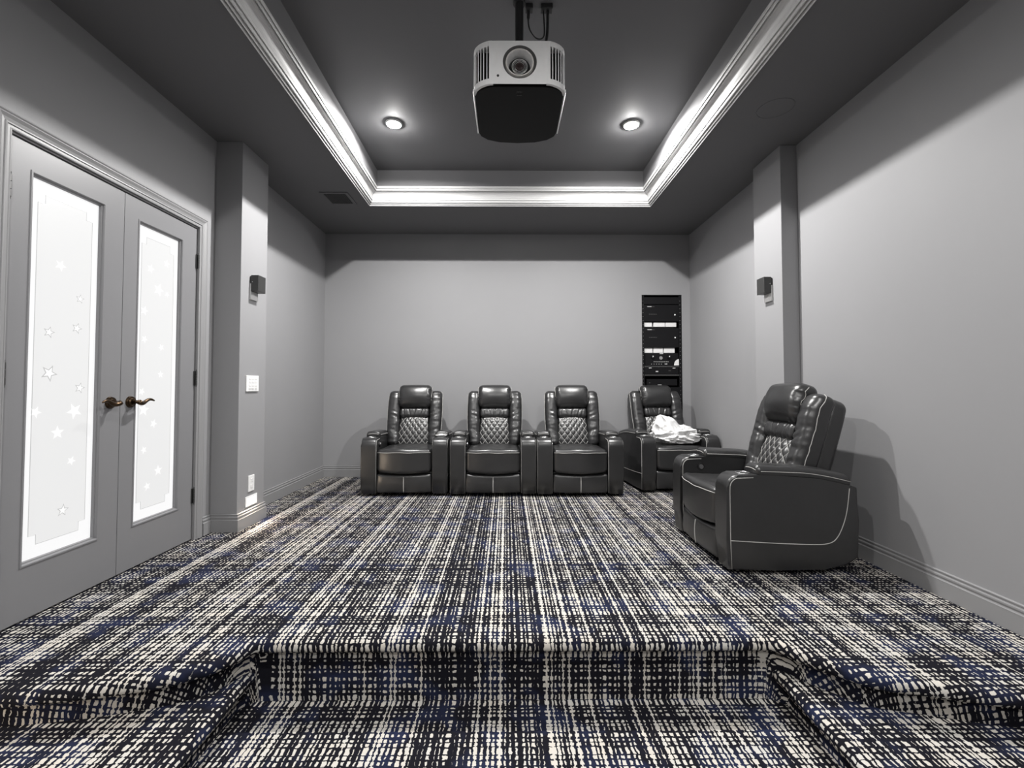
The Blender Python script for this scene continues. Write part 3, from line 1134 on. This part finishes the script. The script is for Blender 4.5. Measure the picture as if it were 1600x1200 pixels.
    bmesh.ops.recalc_face_normals(bm, faces=bm.faces)
    obj('top_lid', bm, m_silver, P)
    # louvres
    for s in (-1, 1):
        for (x, y) in ((.178, .010), (.196, .018), (.212, .028), (.227, .042), (.240, .058)):
            bm = B()
            box(bm, -.0022, .0022, -.010, .012, .030, Hh - .030)
            L = obj('louvre', bm, m_silver, fr)
            L.location = (s * x, y, 0)
            L.rotation_euler = (0, 0, 0)
    # lens well
    def ring(r1, y1, r2, y2, mat, name, par, zc1=cz, zc2=cz, n=40):
        bm = B()
        a = [bm.verts.new((r1 * cos(2 * pi * k / n), y1, zc1 + r1 * sin(2 * pi * k / n))) for k in range(n)]
        b = [bm.verts.new((r2 * cos(2 * pi * k / n), y2, zc2 + r2 * sin(2 * pi * k / n))) for k in range(n)]
        for k in range(n):
            j = (k + 1) % n
            bm.faces.new((a[k], b[k], b[j], a[j]))
        return obj(name, bm, mat, par, True)
    surround = ring(r0, -.003, .079, .012, m_dim, 'lens_surround', P)
    ring(.079, .012, .076, -.002, m_ringlight, 'lens_ring', P)
    ring(.076, -.002, .069, -.001, m_ringlight, 'lens_ring', P)
    well = ring(.069, -.001, .060, .050, m_silver, 'lens_well', P)
    ring(.060, .050, .036, .052, m_dark, 'well_floor', well)
    bm = B()
    cyl(bm, (0, .048, cz), .041, .030, 'y', 32)
    lens = obj('lens', bm, m_dark, P)
    bm = B()
    for rr, tt in ((.041, .0030), (.034, .0014), (.026, .0014)):
        tube(bm, [(rr * cos(a), .033, cz + rr * sin(a)) for a in np.linspace(0, 2 * pi, 32, endpoint=False)], tt, 6, True)
    obj('lens_rim', bm, m_steel, lens, True)
    bm = B()
    bmesh.ops.create_uvsphere(bm, u_segments=24, v_segments=12, radius=.025, matrix=Matrix.Translation((0, .036, cz)) @ Matrix.Scale(.45, 4, (0, 1, 0)))
    obj('lens_glass', bm, m_lens, lens, True)
    bm = B()
    cyl(bm, (-.118, -.004, .045), .0065, .004, 'y', 16)
    obj('sensor_window', bm, m_dark, P)
    # pole
    bm = B()
    cyl(bm, (0, .09, Hh + .16), .023, .32, 'z', 24)
    cyl(bm, (0, .09, Hh + .025), .027, .045, 'z', 24)
    obj('pole', bm, m_dark, P, False)
    bm = B()
    cyl(bm, (0, .09, HT - 2.705 - .008), .034, .014, 'z', 32)
    obj('ceiling_plate', bm, m_dark, P)
    # lettering under the belly, near the front
    for txt, yy, sz in (('JVC', .062, .020), ('D-ILA', .088, .011)):
        cu = bpy.data.curves.new('lettering', 'FONT')
        cu.body = txt
        cu.size = sz
        cu.align_x = 'CENTER'
        cu.extrude = .0004
        t = bpy.data.objects.new('tmp', cu)
        COL.objects.link(t)
        dg = bpy.context.evaluated_depsgraph_get()
        me = bpy.data.meshes.new_from_object(t.evaluated_get(dg))
        bpy.data.objects.remove(t)
        me.materials.clear()
        o = link('lettering', me, m_dim, P)
        o.location = (0, yy, -.0048)
        o.rotation_euler = (pi, 0, 0)
    return P


projector()
# cables from the ceiling to the projector
bm = B()
tube(bm, catmull3([(.235, 2.53, HT - .03), (.232, 2.53, 3.09), (.222, 2.53, 3.02), (.208, 2.53, 2.956)]), .008, 8)
tag(obj('cable', bm, m_dark, None, True), 'thick black cable dropping from the ceiling to the back of the projector', 'cable')
bm = B()
tube(bm, catmull3([(.126, 2.53, HT - .02), (.124, 2.53, 3.16), (.130, 2.53, 3.11), (.158, 2.53, 3.062), (.190, 2.525, 3.045), (.212, 2.52, 3.06), (.214, 2.52, 3.12), (.210, 2.53, HT - .03)]), [.009] * 5 + [.0042] * 31, 6)
tag(obj('power_cord', bm, m_dark, None, True), 'thin looping black cord beside the projector pole', 'cable')
for x0, x1, lab in ((.108, .150, 'small black socket on the tray ceiling above the looping cord'), (.195, .262, 'black cable inlet on the tray ceiling right of the pole')):
    bm = B()
    box(bm, x0, x1, 2.505, 2.548, HT - .03, HT, .004)
    tag(obj('ceiling_outlet', bm, m_dark), lab, 'outlet')

# ------------------------------------------------------------------ vent and in-ceiling speaker
V = empty('air_vent', (-1.655, 4.45, HC))
tag(V, 'dark grey louvred air vent in the ceiling border at the back left', 'vent')
bm = B()
for a, b, c, d in ((-.135, .135, -.145, -.115), (-.135, .135, .115, .145), (-.135, -.105, -.115, .115), (.105, .135, -.115, .115)):
    box(bm, a, b, c, d, -.008, 0, .002)
obj('vent_frame', bm, m_ceil, V)
bm = B()
box(bm, -.105, .105, -.115, .115, -.0012, -.0002)
obj('duct_dark_sheet', bm, m_belly, V)  # black sheet under the uncut ceiling, imitating the shade inside a duct
for k in range(11):
    bm = B()
    box(bm, -.0012, .0012, -.114, .114, -.007, .007)
    s = obj('slat', bm, m_fixture, V)
    s.location = (-.093 + .0186 * k, 0, -.006)
    s.rotation_euler = (0, radians(38), 0)
SP = empty('ceiling_speaker', (1.80, 2.98, HC))
tag(SP, 'round painted speaker grille flush in the ceiling border, upper right', 'speaker')
bm = B()
tube(bm, [(.112 * cos(a), .112 * sin(a), -.0005) for a in np.linspace(0, 2 * pi, 48, endpoint=False)], .0022, 6, True)
obj('speaker_rim', bm, m_ceil, SP, True)
bm = B()
cyl(bm, (0, 0, -.0005), .109, .001, 'z', 48)
obj('grille', bm, m_ceil, SP)


# ------------------------------------------------------------------ wall fixtures
def wall_box(x, y, sgn, lab):
    F_ = empty('wall_fixture', (x, y, 1.88))
    tag(F_, lab, 'wall light', 'black box fixtures on the pilasters')
    bm = B()
    box(bm, min(0, sgn * .012), max(0, sgn * .012), -.05, .05, -.125, .0, .001)
    obj('mounting_plate', bm, m_key, F_)
    bm = B()
    box(bm, min(sgn * .010, sgn * .070), max(sgn * .010, sgn * .070), -.052, .052, -.062, .066, .003)
    box(bm, min(sgn * .0, sgn * .012), max(sgn * .0, sgn * .012), -.045, .045, -.06, .06)
    obj('box_body', bm, m_fixture, F_)
    bm = B()
    cyl(bm, (sgn * .022, -.053, .012), .003, .003, 'y', 12)
    obj('screw', bm, m_steel, F_)
    return F_


wall_box(-2.0, 3.588, 1, 'black box wall fixture on the left pilaster above the white keypad')
wall_box(2.107, 3.615, -1, 'black box wall fixture on the right pilaster above the big recliner')
K = empty('wall_keypad', (-2.0, 3.588, 1.10))
tag(K, 'square white keypad switch plate on the left pilaster', 'switch')
bm = B(); box(bm, 0, .010, -.085, .085, -.062, .062, .003); obj('plate', bm, m_white, K)
for r_ in range(4):
    for c_ in range(3):
        bm = B()
        box(bm, .0095, .0125, -.057 + c_ * .042, -.027 + c_ * .042, .030 - r_ * .026, .047 - r_ * .026, .001)
        obj('key', bm, m_card if r_ < 3 else m_key, K)
K = empty('wall_outlet', (-2.0, 3.597, .322))
tag(K, 'upright white outlet plate low on the left pilaster', 'outlet')
bm = B(); box(bm, 0, .008, -.040, .040, -.062, .062, .003); obj('plate', bm, m_white, K)
for z in (-.024, .024):
    bm = B(); box(bm, .0075, .010, -.017, .017, z - .014, z + .014, .002); obj('socket', bm, m_card, K)


def step_light(x, y, z, lab, power, rz=0.0):
    K = empty('step_light', (x, y, z))
    K.rotation_euler = (0, 0, rz)
    tag(K, lab, 'light', 'white step lights low on the walls')
    bm = B()
    box(bm, 0, .008, -.08, .08, -.040, .040, .003)
    obj('face_plate', bm, m_white, K)
    bm = B()
    box(bm, .007, .010, -.066, .066, -.028, .028, .001)
    obj('lens', bm, m_step, K)
    ld = bpy.data.lights.new('step_lamp', 'AREA')
    ld.shape = 'RECTANGLE'
    ld.size = .12
    ld.size_y = .05
    ld.energy = power
    ld.color = (1, .80, .60)
    lo = bpy.data.objects.new('bulb', ld)
    COL.objects.link(lo)
    lo.parent = K
    lo.location = (.014, 0, 0)
    lo.rotation_euler = Vector((1, 0, -.55)).to_track_quat('-Z', 'Y').to_euler()


step_light(-2.0, 3.600, .188, 'lit white step light just above the baseboard of the left pilaster', STEP_W)
step_light(XL, 1.30, .06, 'lit white step light beside the left side step', STEP_W * 1.2)

# ------------------------------------------------------------------ equipment rack in its niche
RK = empty('equipment_rack', (RX0, YB, RZ0))
tag(RK, 'tall black equipment rack recessed in the back wall behind the corner recliner', 'rack')
RW, RH, RD = RX1 - RX0, RZ1 - RZ0, .45


def rz(z):            # world height to rack local
    return z - RZ0


bm = B()
box(bm, -.001, .003, .001, RD, 0, RH)
box(bm, RW - .003, RW + .001, .001, RD, 0, RH)
box(bm, 0, RW, RD, RD + .004, 0, RH)
box(bm, 0, RW, .001, RD, RH - .003, RH + .001)
box(bm, 0, RW, .001, RD, 0, .003)
obj('cabinet_shell', bm, m_rack, RK)
for s in (0, 1):
    bm = B()
    x0 = .004 if s == 0 else RW - .032
    box(bm, x0, x0 + .028, .012, .016, .003, RH - .004)
    rail = obj('rack_rail', bm, m_rack, RK)
    bm = B()
    for k in range(40):
        cyl(bm, (x0 + .014, .011, .05 + k * .0475), .0035, .003, 'y', 8)
    hs = obj('rack_screw', bm, m_steel, rail)
    hs['kind'] = 'stuff'
# heights from the photograph
def zpx(y):
    return 1.07 + (605.3 - y) / 129.3


for (ya, yb_, nm) in ((463, 474, 'blank_panel'), (585.2, 587.2, 'shelf'), (571.5, 573.5, 'shelf'), (605, 640, 'blank_panel')):
    bm = B()
    box(bm, .030, RW - .030, .014, .018 if nm == 'blank_panel' else .36, rz(zpx(yb_)), rz(zpx(ya)), .001)
    obj(nm, bm, m_amp if nm == 'blank_panel' else m_hinge, RK)


def device(name, ya, yb_, lab, cat, w=.42, group=None, depth=.30):
    z0, z1 = zpx(yb_), zpx(ya)
    D = empty(name, (RX0 + RW / 2, YB, z0))
    tag(D, lab, cat, group)
    h = z1 - z0
    bm = B(); box(bm, -w / 2 + .006, w / 2 - .006, .026, .026 + depth, .003, h - .003); obj('case', bm, m_rack, D)
    bm = B(); box(bm, -w / 2, w / 2, .014, .026, .001, h - .001, .002); obj('faceplate', bm, m_amp, D)
    return D, w, h


def mark(D, x0, x1, z0, z1, mat=m_mark, name='printed_mark', y=.0135):
    bm = B(); box(bm, x0, x1, y - .0012, y + .001, z0, z1); return obj(name, bm, mat, D)


D, w, h = device('amplifier', 475, 501.5, 'upper black power amplifier near the top of the rack', 'amplifier', group='twin amplifiers in the rack')
mark(D, -.172, -.12, h - .026, h - .019)
mark(D, -.12, -.085, h - .025, h - .021, m_dim)
for k in range(5):
    mark(D, -.15 + k * .02, -.138 + k * .02, h * .42, h * .42 + .006, m_dim)
bm = B(); cyl(bm, (.165, .012, h * .40), .008, .006, 'y', 14); obj('power_light', bm, m_star, D)
D, w, h = device('amplifier', 511.5, 542.5, 'lower black power amplifier between the two rows of white boxes', 'amplifier', group='twin amplifiers in the rack')
mark(D, -.172, -.12, h - .026, h - .019)
mark(D, -.12, -.085, h - .025, h - .021, m_dim)
for k in range(5):
    mark(D, -.15 + k * .02, -.138 + k * .02, h * .50, h * .50 + .006, m_dim)
bm = B(); cyl(bm, (.165, .012, h * .50), .008, .006, 'y', 14); obj('power_light', bm, m_star, D)

row_names = ('leftmost', 'middle', 'rightmost')
for (ya, yb_, spans, where) in ((502.5, 509.8, ((1007, 1020.5), (1023, 1041), (1042, 1059)), 'upper row between the two amplifiers'),
                                (543, 551, ((1008, 1021), (1022.5, 1037.5), (1039, 1056)), 'lower row on top of the receiver')):
    for q, (xa, xb) in enumerate(spans):
        X0_, X1_ = (xa - 791) / 711 * YB * 1.003, (xb - 791) / 711 * YB * 1.003
        bm = B()
        box(bm, X0_, X1_, YB + .035, YB + .16, zpx(yb_) + .001, zpx(ya), .002)
        o = obj('card_box', bm, m_card)
        tag(o, 'small white box in the rack, %s of the %s' % (row_names[q], where), 'box', 'small white boxes in the rack')
# receiver
D, w, h = device('receiver', 551.5, 571.3, 'black receiver with two knobs in the middle of the rack', 'receiver', .40)
for x in (-.115, .085):
    bm = B(); cyl(bm, (x, .006, h * .68), .018, .018, 'y', 20); kb = obj('knob', bm, m_amp, D)
    bm = B(); box(bm, x - .002, x + .010, -.0045, -.002, h * .68, h * .68 + .016); obj('pointer', bm, m_mark, kb)
bm = B(); tube(bm, [(-.010 + .018 * cos(a), .013, h * .62 + .018 * sin(a)) for a in np.linspace(0, 2 * pi, 20, endpoint=False)], .002, 5, True)
cyl(bm, (-.010, .013, h * .62), .008, .003, 'y', 12)
obj('badge', bm, m_key, D)
mark(D, -.025, .018, h - .010, h - .002)
for k in range(9):
    mark(D, -.10 + k * .021, -.086 + k * .021, h * .30, h * .30 + .005, m_key)
for k in range(5):
    bm = B(); cyl(bm, (-.125 + k * .030, .012, h * .13), .004, .004, 'y', 10); obj('small_button', bm, m_mark, D)
mark(D, .035, .065, h * .11, h * .17)
# disc leaning at the right
bm = B()
ctr = (.205, 0.0)
vs = [bm.verts.new((ctr[0], -.006, .004))]
for k in range(13):
    a = pi / 2 + k / 12 * pi / 2
    vs.append(bm.verts.new((ctr[0] + .058 * cos(a), -.006, .004 + .075 * sin(a))))
bm.faces.new(vs)
r_ = bmesh.ops.extrude_face_region(bm, geom=list(bm.faces))
for v in r_['geom']:
    if isinstance(v, bmesh.types.BMVert):
        v.co.y += .003
bmesh.ops.recalc_face_normals(bm, faces=bm.faces)
o = obj('paper_fan', bm, m_card)
o.location = (RX0 + RW / 2, YB + .012, zpx(571.3))
tag(o, 'white quarter-round card leaning at the right side of the receiver', 'card')
D, w, h = device('disc_player', 574, 585, 'slim black disc player directly under the receiver', 'player', .41)
mark(D, -.075, -.045, h * .35, h * .50)
mark(D, -.16, -.125, h * .88, h * .97)
mark(D, .13, .165, h * .86, h * .95)
mark(D, .08, .11, h * .50, h * .56, m_dim)
D, w, h = device('set_top_box', 592, 602.5, 'flat black media box below the disc player with a white label', 'media box', .37)
mark(D, -.055, -.005, .001, .012)
mark(D, -.155, -.145, h * .35, h * .48, m_dim)
